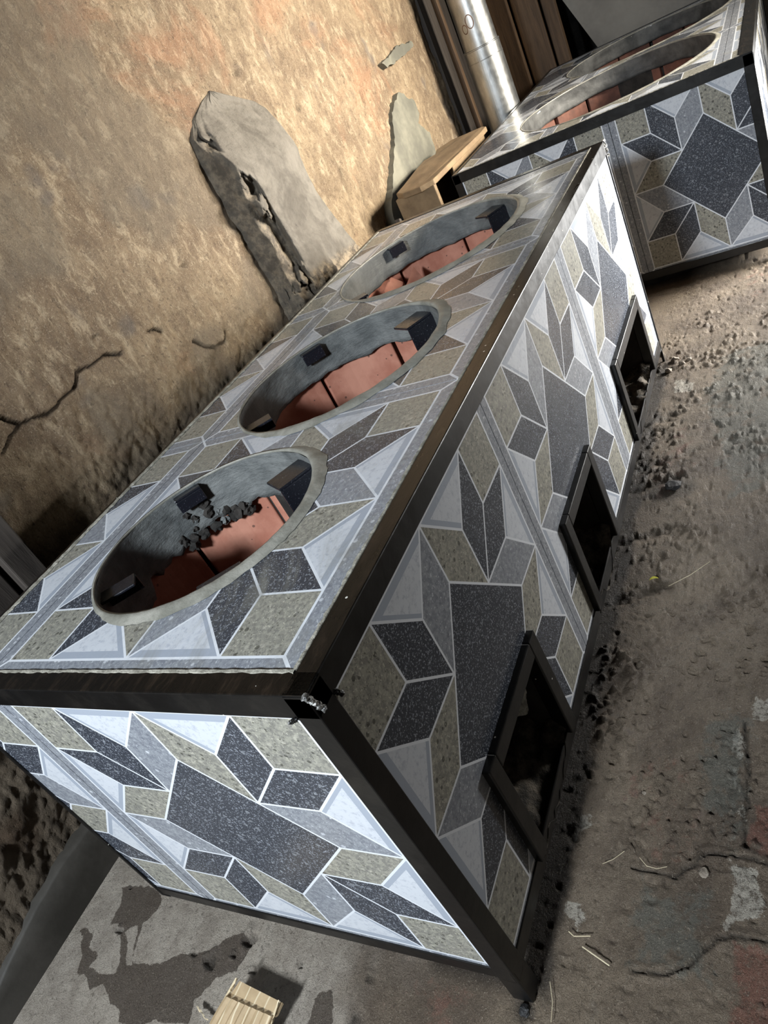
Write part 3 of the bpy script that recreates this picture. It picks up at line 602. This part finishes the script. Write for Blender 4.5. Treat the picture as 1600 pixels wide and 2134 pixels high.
# crumbled cement under the far bracket of the nearest well, broken brick in the farthest well
rs = random.Random(12); hx, hy, ha, hb = holes[0]
cr_ = [[], []]
for k in range(30):
    t = math.radians(rs.uniform(26, 66)); zz = rs.uniform(.84, .93) if 40 < math.degrees(t) < 58 else rs.uniform(.825, .87)
    dk_ = rs.random() < .55; e_ = .004 if dk_ else .007; cr_[dk_].append(blob((hx + (ha + e_) * math.cos(t), hy + (hb + e_) * math.sin(t), zz), rs.uniform(.010, .020) if dk_ else rs.uniform(.009, .014), 300 + k))
part('broken_cement', joinvf(cr_[0]), 'cement', root, warp1, kind='stuff'); part('broken_cement', joinvf(cr_[1]), 'soot_shade', root, warp1, kind='stuff')  # the black blobs stand in for the shade of broken cavities
t1_ = prism([(2.36, .945, .80), (2.42, .985, .86), (2.54, .99, .875), (2.56, .95, .83), (2.47, .935, .79)], .03, (-.2, -.7, .5))
o_ = part('broken_brick', t1_, 'brick', root, warp1, bev=.006); mw = o_.matrix_world.copy(); o_.parent = None; o_.location = root.location; tag(o_, 'broken terracotta brick stub inside the farthest well of the near stove', 'brick')
t2_ = prism([(2.42, .85, .79), (2.50, .90, .83), (2.64, .90, .86), (2.575, .84, .81), (2.49, .81, .77)], .012, (0, -.5, .8))
o_ = part('brick_shard', t2_, 'brick', root, warp1); o_.parent = None; o_.location = root.location; tag(o_, 'thin pointed terracotta shard leaning inside the farthest well of the near stove', 'shard')

# --- the far stove, across the end of the near one
SX, SY0, SY1, ZT, ZB = 4.0, -.57, 1.115, .938, -.06
def warp2(v): return (v[0], v[1], ZB + v[2] * (ZT - ZB))
r2 = empty('tiled_stove', (5.4, .3, -.12), 'far wide charcoal stove in the same grey tiles, two large round wells, standing crosswise', 'stove')
X1 = 6.95; holes2 = [(4.83, .24, .66, .60), (6.21, .20, .62, .60)]
hp2 = [ellipse(*h) for h in holes2]
tiles_on([(4.04, 4.93), (5.01, 5.90), (5.98, 6.87)], [(-1.33, -.47), (-.39, .47), (.55, 1.41)], (SX + .006, X1 - .03, SY0 + .07, SY1 - .03), hp2, lambda u, v, d: (u, v, .999 - d), r2, warp2, 'tile_top')
tiles_on([(-.73, .125), (.20, 1.06), (1.135, 2.0)], [(.062, .98)], (SY0 + .045, SY1 - .01, .05, .945), [], lambda u, v, d: (SX + .006 + d, u, v), r2, warp2, 'tile', flipu=-1)
tiles_on([(4.04, 4.93), (5.01, 5.90), (5.98, 6.87)], [(.062, .98)], (SX + .045, X1 - .03, .05, .945), [], lambda u, v, d: (u, SY0 + .006 + d, v), r2, warp2, 'tile')
def rail2(a, b, d1, d2, w1=fw, w2=fw, name='rail'): return rail(a, b, d1, d2, w1, w2, 'paint', name, r2, warp2)
rail2((SX, SY0, 1.002), (SX, SY1, 1.002), X_, nZ, .006, .058, 'top_rail')
two_tone((SX, SY0, 1.002), (X1, SY0, 1.002), Y_, nZ, r2, warp2, .068, .056)
two_tone((SX, SY1, 1.002), (X1, SY1, 1.002), nY, nZ, r2, warp2, .03, .056)
two_tone((X1, SY0, 1.002), (X1, SY1, 1.002), nX, nZ, r2, warp2, .03, .056)
for (x, y, dx, dy) in [(SX, SY0, X_, Y_), (SX, SY1, X_, nY), (X1, SY0, nX, Y_), (X1, SY1, nX, nY)]: rail2((x, y, .998), (x, y, -.075), dx, dy, .05, .05, 'leg')
rail2((SX, SY0, 0), (SX, SY1, 0), Z_, X_, .05, .04, 'bottom_rail'); rail2((SX, SY0, 0), (X1, SY0, 0), Z_, Y_, .05, .04, 'bottom_rail')
rail2((SX, SY1, 0), (X1, SY1, 0), Z_, nY, .05, .04, 'bottom_rail'); rail2((X1, SY0, 0), (X1, SY1, 0), Z_, nX, .05, .04, 'bottom_rail')
part('back_panel', box_vf(X1 - .02, X1 - .008, SY0 + .02, SY1 - .02, .01, .95), 'soot_shade', r2, warp2)
part('end_panel', box_vf(SX + .02, X1 - .02, SY1 - .02, SY1 - .008, .01, .95), 'soot_shade', r2, warp2)
part('mortar_bead', seam((SX + .012, SY0 + .06, 1.0), (SX + .012, SY1 - .03, 1.0), Z_, nX, .006, .005, r2, warp2, 9), 'mortar', r2, warp2)
inner_plate(r2, warp2, SX + .01, X1 - .01, SY0 + .01, SY1 - .01, [ellipse(h[0], h[1], h[2] + .02, h[3] + .02) for h in holes2])
for k, h in enumerate(holes2):
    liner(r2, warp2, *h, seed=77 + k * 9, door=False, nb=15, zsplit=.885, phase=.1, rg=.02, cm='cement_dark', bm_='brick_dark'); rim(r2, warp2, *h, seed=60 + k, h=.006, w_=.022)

# ------------------------------------------------------------------ things in the gap by the far stove
def tube_vf(c0, r0, c1, r1, n=40, caps=False):
    c0, c1 = Vector(c0), Vector(c1); d = (c1 - c0).normalized(); u = d.orthogonal().normalized(); v_ = d.cross(u); V = []
    for c, r_ in ((c0, r0), (c1, r1)):
        for i in range(n): t = 2 * math.pi * i / n; V.append(tuple(c + (u * math.cos(t) + v_ * math.sin(t)) * r_))
    F_ = [(i, (i + 1) % n, n + (i + 1) % n, n + i) for i in range(n)]
    if caps: F_ += [tuple(range(n))[::-1], tuple(range(n, 2 * n))]
    return V, F_
px, py = 5.84, 1.268; pr = .142
pipe = empty('flue_pipe', (px, py, -.12), 'shiny galvanised flue pipe standing between the far stove and the clay wall', 'pipe')
part('pipe_section', tube_vf((px, py, -.13), pr, (px, py, 1.415), pr), 'galv', pipe, smooth=True)
part('pipe_section', tube_vf((px, py, 1.385), pr - .008, (px, py, 2.4), pr - .012), 'galv', pipe, smooth=True)
part('pipe_section', tube_vf((px, py, 2.4), pr - .004, (px, py, 4.2), pr - .01), 'galv', pipe, smooth=True)
def ring(cx, cy, z, R_, r_, n=48, m=8):
    V, F_ = [], []
    for i in range(n):
        t = 2 * math.pi * i / n
        for j in range(m): s_ = 2 * math.pi * j / m; V.append((cx + (R_ + r_ * math.cos(s_)) * math.cos(t), cy + (R_ + r_ * math.cos(s_)) * math.sin(t), z + r_ * math.sin(s_)))
    for i in range(n):
        for j in range(m): a_ = i * m + j; b_ = i * m + (j + 1) % m; c_ = ((i + 1) % n) * m + j; d_ = ((i + 1) % n) * m + (j + 1) % m; F_.append((a_, c_, d_, b_))
    return V, F_
part('joint_bead', ring(px, py, 1.415, pr - .004, .007), 'galv', pipe, smooth=True); part('joint_bead', ring(px, py, 1.33, pr, .003), 'galv', pipe, smooth=True)
v, f = box_vf(px - pr - .004, px - pr + .004, py - .006, py + .006, -.1, 1.4); part('seam', (v, f), 'galv', pipe)
def scribble(ang, z, r_, rz_):      # two small rings scratched on the pipe
    V, F_ = [], []; n = 28
    for i in range(n):
        t = 2 * math.pi * i / n
        for k in (-.0035, .0035): a_ = ang + (r_ + k) * math.cos(t) / pr; zz = z + (rz_ + k) * math.sin(t); V.append((px + (pr - .0085) * math.cos(a_), py + (pr - .0085) * math.sin(a_), zz))
    for i in range(n): j = (i + 1) % n; F_.append((2 * i, 2 * j, 2 * j + 1, 2 * i + 1))
    return V, F_
part('scratch_mark', scribble(math.radians(187), 1.60, .030, .045), 'rust', pipe); part('scratch_mark', scribble(math.radians(165), 1.565, .022, .03), 'rust', pipe)
# broken brown box board lying in the gap
bx_ = empty('wooden_box', (4.4, 1.34, -.1), 'pale brown broken timber box in the gap between near stove, far stove and wall', 'box')
def slab(pts, th): return prism(pts, th, (0, 0, -1))
lid = [(3.90, 1.185, .985), (4.35, 1.175, .985), (4.9, 1.165, .98), (5.03, 1.16, .985), (5.06, 1.20, .99), (5.02, 1.30, .995), (5.0, 1.43, 1.0), (4.86, 1.50, 1.0), (4.72, 1.465, .995), (4.62, 1.52, 1.0), (4.4, 1.50, 1.0), (4.1, 1.475, .99), (3.93, 1.47, .985), (3.87, 1.40, .98), (3.86, 1.27, .98)]
part('lid_board', slab(lid, .035), 'boxboard', bx_, bev=.006)
part('side_board', box_vf(3.885, 3.925, 1.19, 1.47, .35, .955), 'boxboard', bx_, bev=.006)
part('side_board', box_vf(4.25, 5.0, 1.185, 1.215, .30, .955), 'boxboard', bx_, bev=.006)
part('side_board', box_vf(3.93, 4.95, 1.44, 1.475, -.11, .955), 'boxboard', bx_, bev=.006)
part('side_board', box_vf(4.95, 4.985, 1.22, 1.44, -.11, .955), 'boxboard', bx_, bev=.006)
st_ = part('stake', prism([(3.74, 1.40, -.1), (3.79, 1.40, -.1), (3.80, 1.44, .86), (3.77, 1.44, .87)], .03, (0, 1, 0)), 'darkwood', bx_)
st_.parent = None; st_.matrix_world = Matrix.Translation(bx_.location) ; tag(st_, 'thin dark stake leaning in the gap left of the brown broken box', 'stake'); st_.name = 'wooden_stake'

# partition beyond the wall's end
bp_ = empty('plank_door', (6.5, 1.8, -.12), 'rough brown plank door standing behind the galvanised pipe', 'door')
part('door_edge', box_vf(6.34, 6.40, 1.655, 1.70, -.12, 3.6), 'wood', bp_, bev=.004)
for (y0, y1, x_) in [(1.30, 1.72, 6.95), (1.065, 1.285, 7.0)]: part('plank', box_vf(x_, x_ + .06, y0, y1, -.12, 3.6), 'wood', bp_, bev=.01)
part('plank', box_vf(7.02, 7.10, .935, 1.045, -.12, 3.6), 'wood', bp_, bev=.01)
part('plank', box_vf(6.42, 6.96, 1.80, 1.86, -.12, 3.6), 'darkwood', bp_)
gp = part('grey_panel', prism([(7.25, .92, 1.38), (7.25, .735, .90), (7.25, .45, -.12), (7.25, -2.6, -.12), (7.25, -2.6, 2.6), (7.25, 1.35, 2.6)], .03, (1, 0, 0)), 'panel', bp_)
gp.parent = None; gp.location = bp_.location; tag(gp, 'large dull grey sheet leaning behind the far stove', 'panel')
v, f = box_vf(8.6, 8.75, -6, 2.6, -.2, 5.2); link('wall_far', mesh('wall_far', v, f), 'soot_shade', kind='structure')
v, f = box_vf(6.0, 8.7, 2.5, 2.6, -.2, 5.2); link('wall_recess', mesh('wall_recess', v, f), 'soot_shade', kind='structure')
v, f = box_vf(-6, 8.7, -6, 2.6, 5.2, 5.3); link('ceiling', mesh('ceiling', v, f), 'soot_shade', kind='structure')

# ------------------------------------------------------------------ foreground cardboard
cb = empty('cardboard_piece', (-.22, .78, -.1), 'torn brown corrugated cardboard flap on the floor before the near stove end', 'cardboard')
def bilin(a, b, c, d, n, m, dz):
    V, F_ = [], []; a, b, c, d = map(Vector, (a, b, c, d))
    for i in range(n + 1):
        for j in range(m + 1):
            s_, t = i / n, j / m; p = a * (1 - s_) * (1 - t) + b * s_ * (1 - t) + c * s_ * t + d * (1 - s_) * t; p.z += dz(s_, t); V.append(p)
    N = len(V); up = Vector((0, 0, -.008)); V = [tuple(p) for p in V] + [tuple(p + up) for p in V]
    for i in range(n):
        for j in range(m):
            a_ = i * (m + 1) + j; F_.append((a_, a_ + 1, a_ + m + 2, a_ + m + 1)); F_.append((a_ + N, a_ + m + 1 + N, a_ + m + 2 + N, a_ + 1 + N))
    def strip(idx):
        for p, q_ in zip(idx[:-1], idx[1:]): F_.append((p, q_, q_ + N, p + N))
    strip([j for j in range(m + 1)]); strip([n * (m + 1) + j for j in range(m, -1, -1)]); strip([i * (m + 1) for i in range(n, -1, -1)]); strip([i * (m + 1) + m for i in range(n + 1)])
    return V, F_
a_, b_, c_, d_ = (-.148, .789, -.02), (-.165, .626, -.02), (-.30, .655, -.075), (-.31, .87, -.085)
part('flap', bilin(a_, b_, c_, d_, 20, 26, lambda s_, t: .012 * sm(.25, .22, np.array(t)) * (-1) + .0035 * math.sin(s_ * 45) * (t > .25) + .01 * math.sin(t * 3)), 'card', cb)
rs = random.Random(5)
def ragged(p, q_, k, wv):
    p, q_ = Vector(p), Vector(q_); V, F_ = [], []
    for i in range(k + 1):
        c = p + (q_ - p) * i / k; V += [tuple(c + Vector((rs.uniform(-wv, wv), rs.uniform(0, wv), -.006))), tuple(c + Vector((rs.uniform(-wv, wv) * .4, rs.uniform(-wv, 0), .004))), tuple(c + Vector((0, wv * .8, .004)))]
    for i in range(k):
        for j in range(3): F_.append((3 * i + j, 3 * i + (j + 1) % 3, 3 * i + 3 + (j + 1) % 3, 3 * i + 3 + j))
    return V, F_
part('torn_edge', ragged(a_, (-.31, .87, -.085), 26, .005), 'card_edge', cb); part('torn_edge', ragged(b_, c_, 20, .004), 'card_edge', cb)
part('paper_curl', ragged((-.225, .93, -.082), (-.245, .875, -.075), 8, .007), 'card_edge', cb)
# ------------------------------------------------------------------ litter on the floor
def lump(name, loc, r_, mat, seed, lab, cat, flat=.6, group=None):
    bm = bmesh.new(); bmesh.ops.create_icosphere(bm, subdivisions=2, radius=1); rs = random.Random(seed)
    for v in bm.verts: v.co *= rs.uniform(.75, 1.2); v.co = Vector((v.co.x * r_ * S, v.co.y * r_ * S, v.co.z * r_ * flat * S))
    me = bpy.data.meshes.new(name); bm.to_mesh(me); bm.free(); o = link(name, me, mat, None, lab, cat, group); z = floor_z(loc[0], loc[1]); o.location = (loc[0] * S, loc[1] * S, (z + r_ * flat * .55) * S); return o
lump('charcoal', (-.020, .020), .014, 'char', 1, 'black charcoal crumb at the foot of the near front leg', 'charcoal')
lump('charcoal', (1.93, -.135), .035, 'char', 2, 'flat black charcoal lump on the floor beside the second fuel opening', 'charcoal', .3)
lump('mud_lump', (.365, -.345), .012, 'plug', 3, 'round grey mud lump beside the long floor crack', 'mud lump')
lump('mud_lump', (.565, -.178), .007, 'plug', 4, 'small pale mud lump on the floor right of the near fuel opening', 'mud lump')
for i, (x, y, r_) in enumerate([(3.0, -.05, .02), (2.95, -.09, .016), (2.9, -.03, .018), (2.98, -.12, .012)]):
    lump('pebble', (x, y), r_, 'plug', 10 + i, 'small brown pebble by the far front leg of the near stove', 'pebble', .7, 'pebbles by the far leg')
def leaf(name, loc, ln, wd, ang, mat, lab):
    V, F_ = [], []; n = 8
    for i in range(n + 1):
        t = i / n; hw = wd * math.sin(math.pi * min(max(t, .02), .98)) ** .8
        for s_ in (-1, 0, 1): V.append((ln * (t - .5), s_ * hw, .004 * abs(s_) + .006 * math.sin(t * 3)))
    for i in range(n):
        for j in range(2): F_.append((3 * i + j, 3 * i + j + 1, 3 * i + j + 4, 3 * i + j + 3))
    me = mesh(name, V, F_); o = link(name, me, mat, None, lab, 'leaf'); m_ = o.modifiers.new('thick', 'SOLIDIFY'); m_.thickness = .001
    o.location = (loc[0] * S, loc[1] * S, (floor_z(*loc) + .004) * S); o.rotation_euler = (0, 0, ang); return o
leaf('leaf', (1.395, -.119), .030, .006, -1.4, 'leaf', 'tiny yellow leaf on the floor beside the near stove')
leaf('leaf', (.075, .715), .05, .018, 1.9, 'leaf_green', 'pale green leaf on the floor under the near stove end rail')
def stalk(pts, r_, lab):
    P3 = [Vector((x, y, floor_z(x, y) + .012)) for x, y in pts]; parts = [tube_vf(a, r_, b, r_, 6, True) for a, b in zip(P3[:-1], P3[1:])]
    v, f = joinvf(parts); return link('straw', mesh('straw', v, f), 'straw', label=lab, cat='straw')
stalk([(.168, -.052), (.160, -.066), (.168, -.105)], .0013, 'bent dry straw stalk beside the near front leg')
stalk([(.141, -.09), (.128, -.12), (.113, -.158)], .0016, 'straight dry straw stalk nearest the bottom edge of the floor')
stalk([(.345, -.106), (.362, -.13), (.388, -.155)], .0007, 'thin curved straw on the reddish floor patch')
stalk([(.375, -.195), (.355, -.215), (.352, -.24), (.362, -.262)], .0007, 'thin hooked straw on the reddish floor near the crack')
stalk([(.05, -.03), (.01, -.045), (-.03, -.05)], .0008, 'thin pale straw fibre in front of the near leg foot')
stalk([(1.36, -.17), (1.40, -.24), (1.46, -.30)], .0009, 'long fine straw fibre right of the tiny yellow leaf')
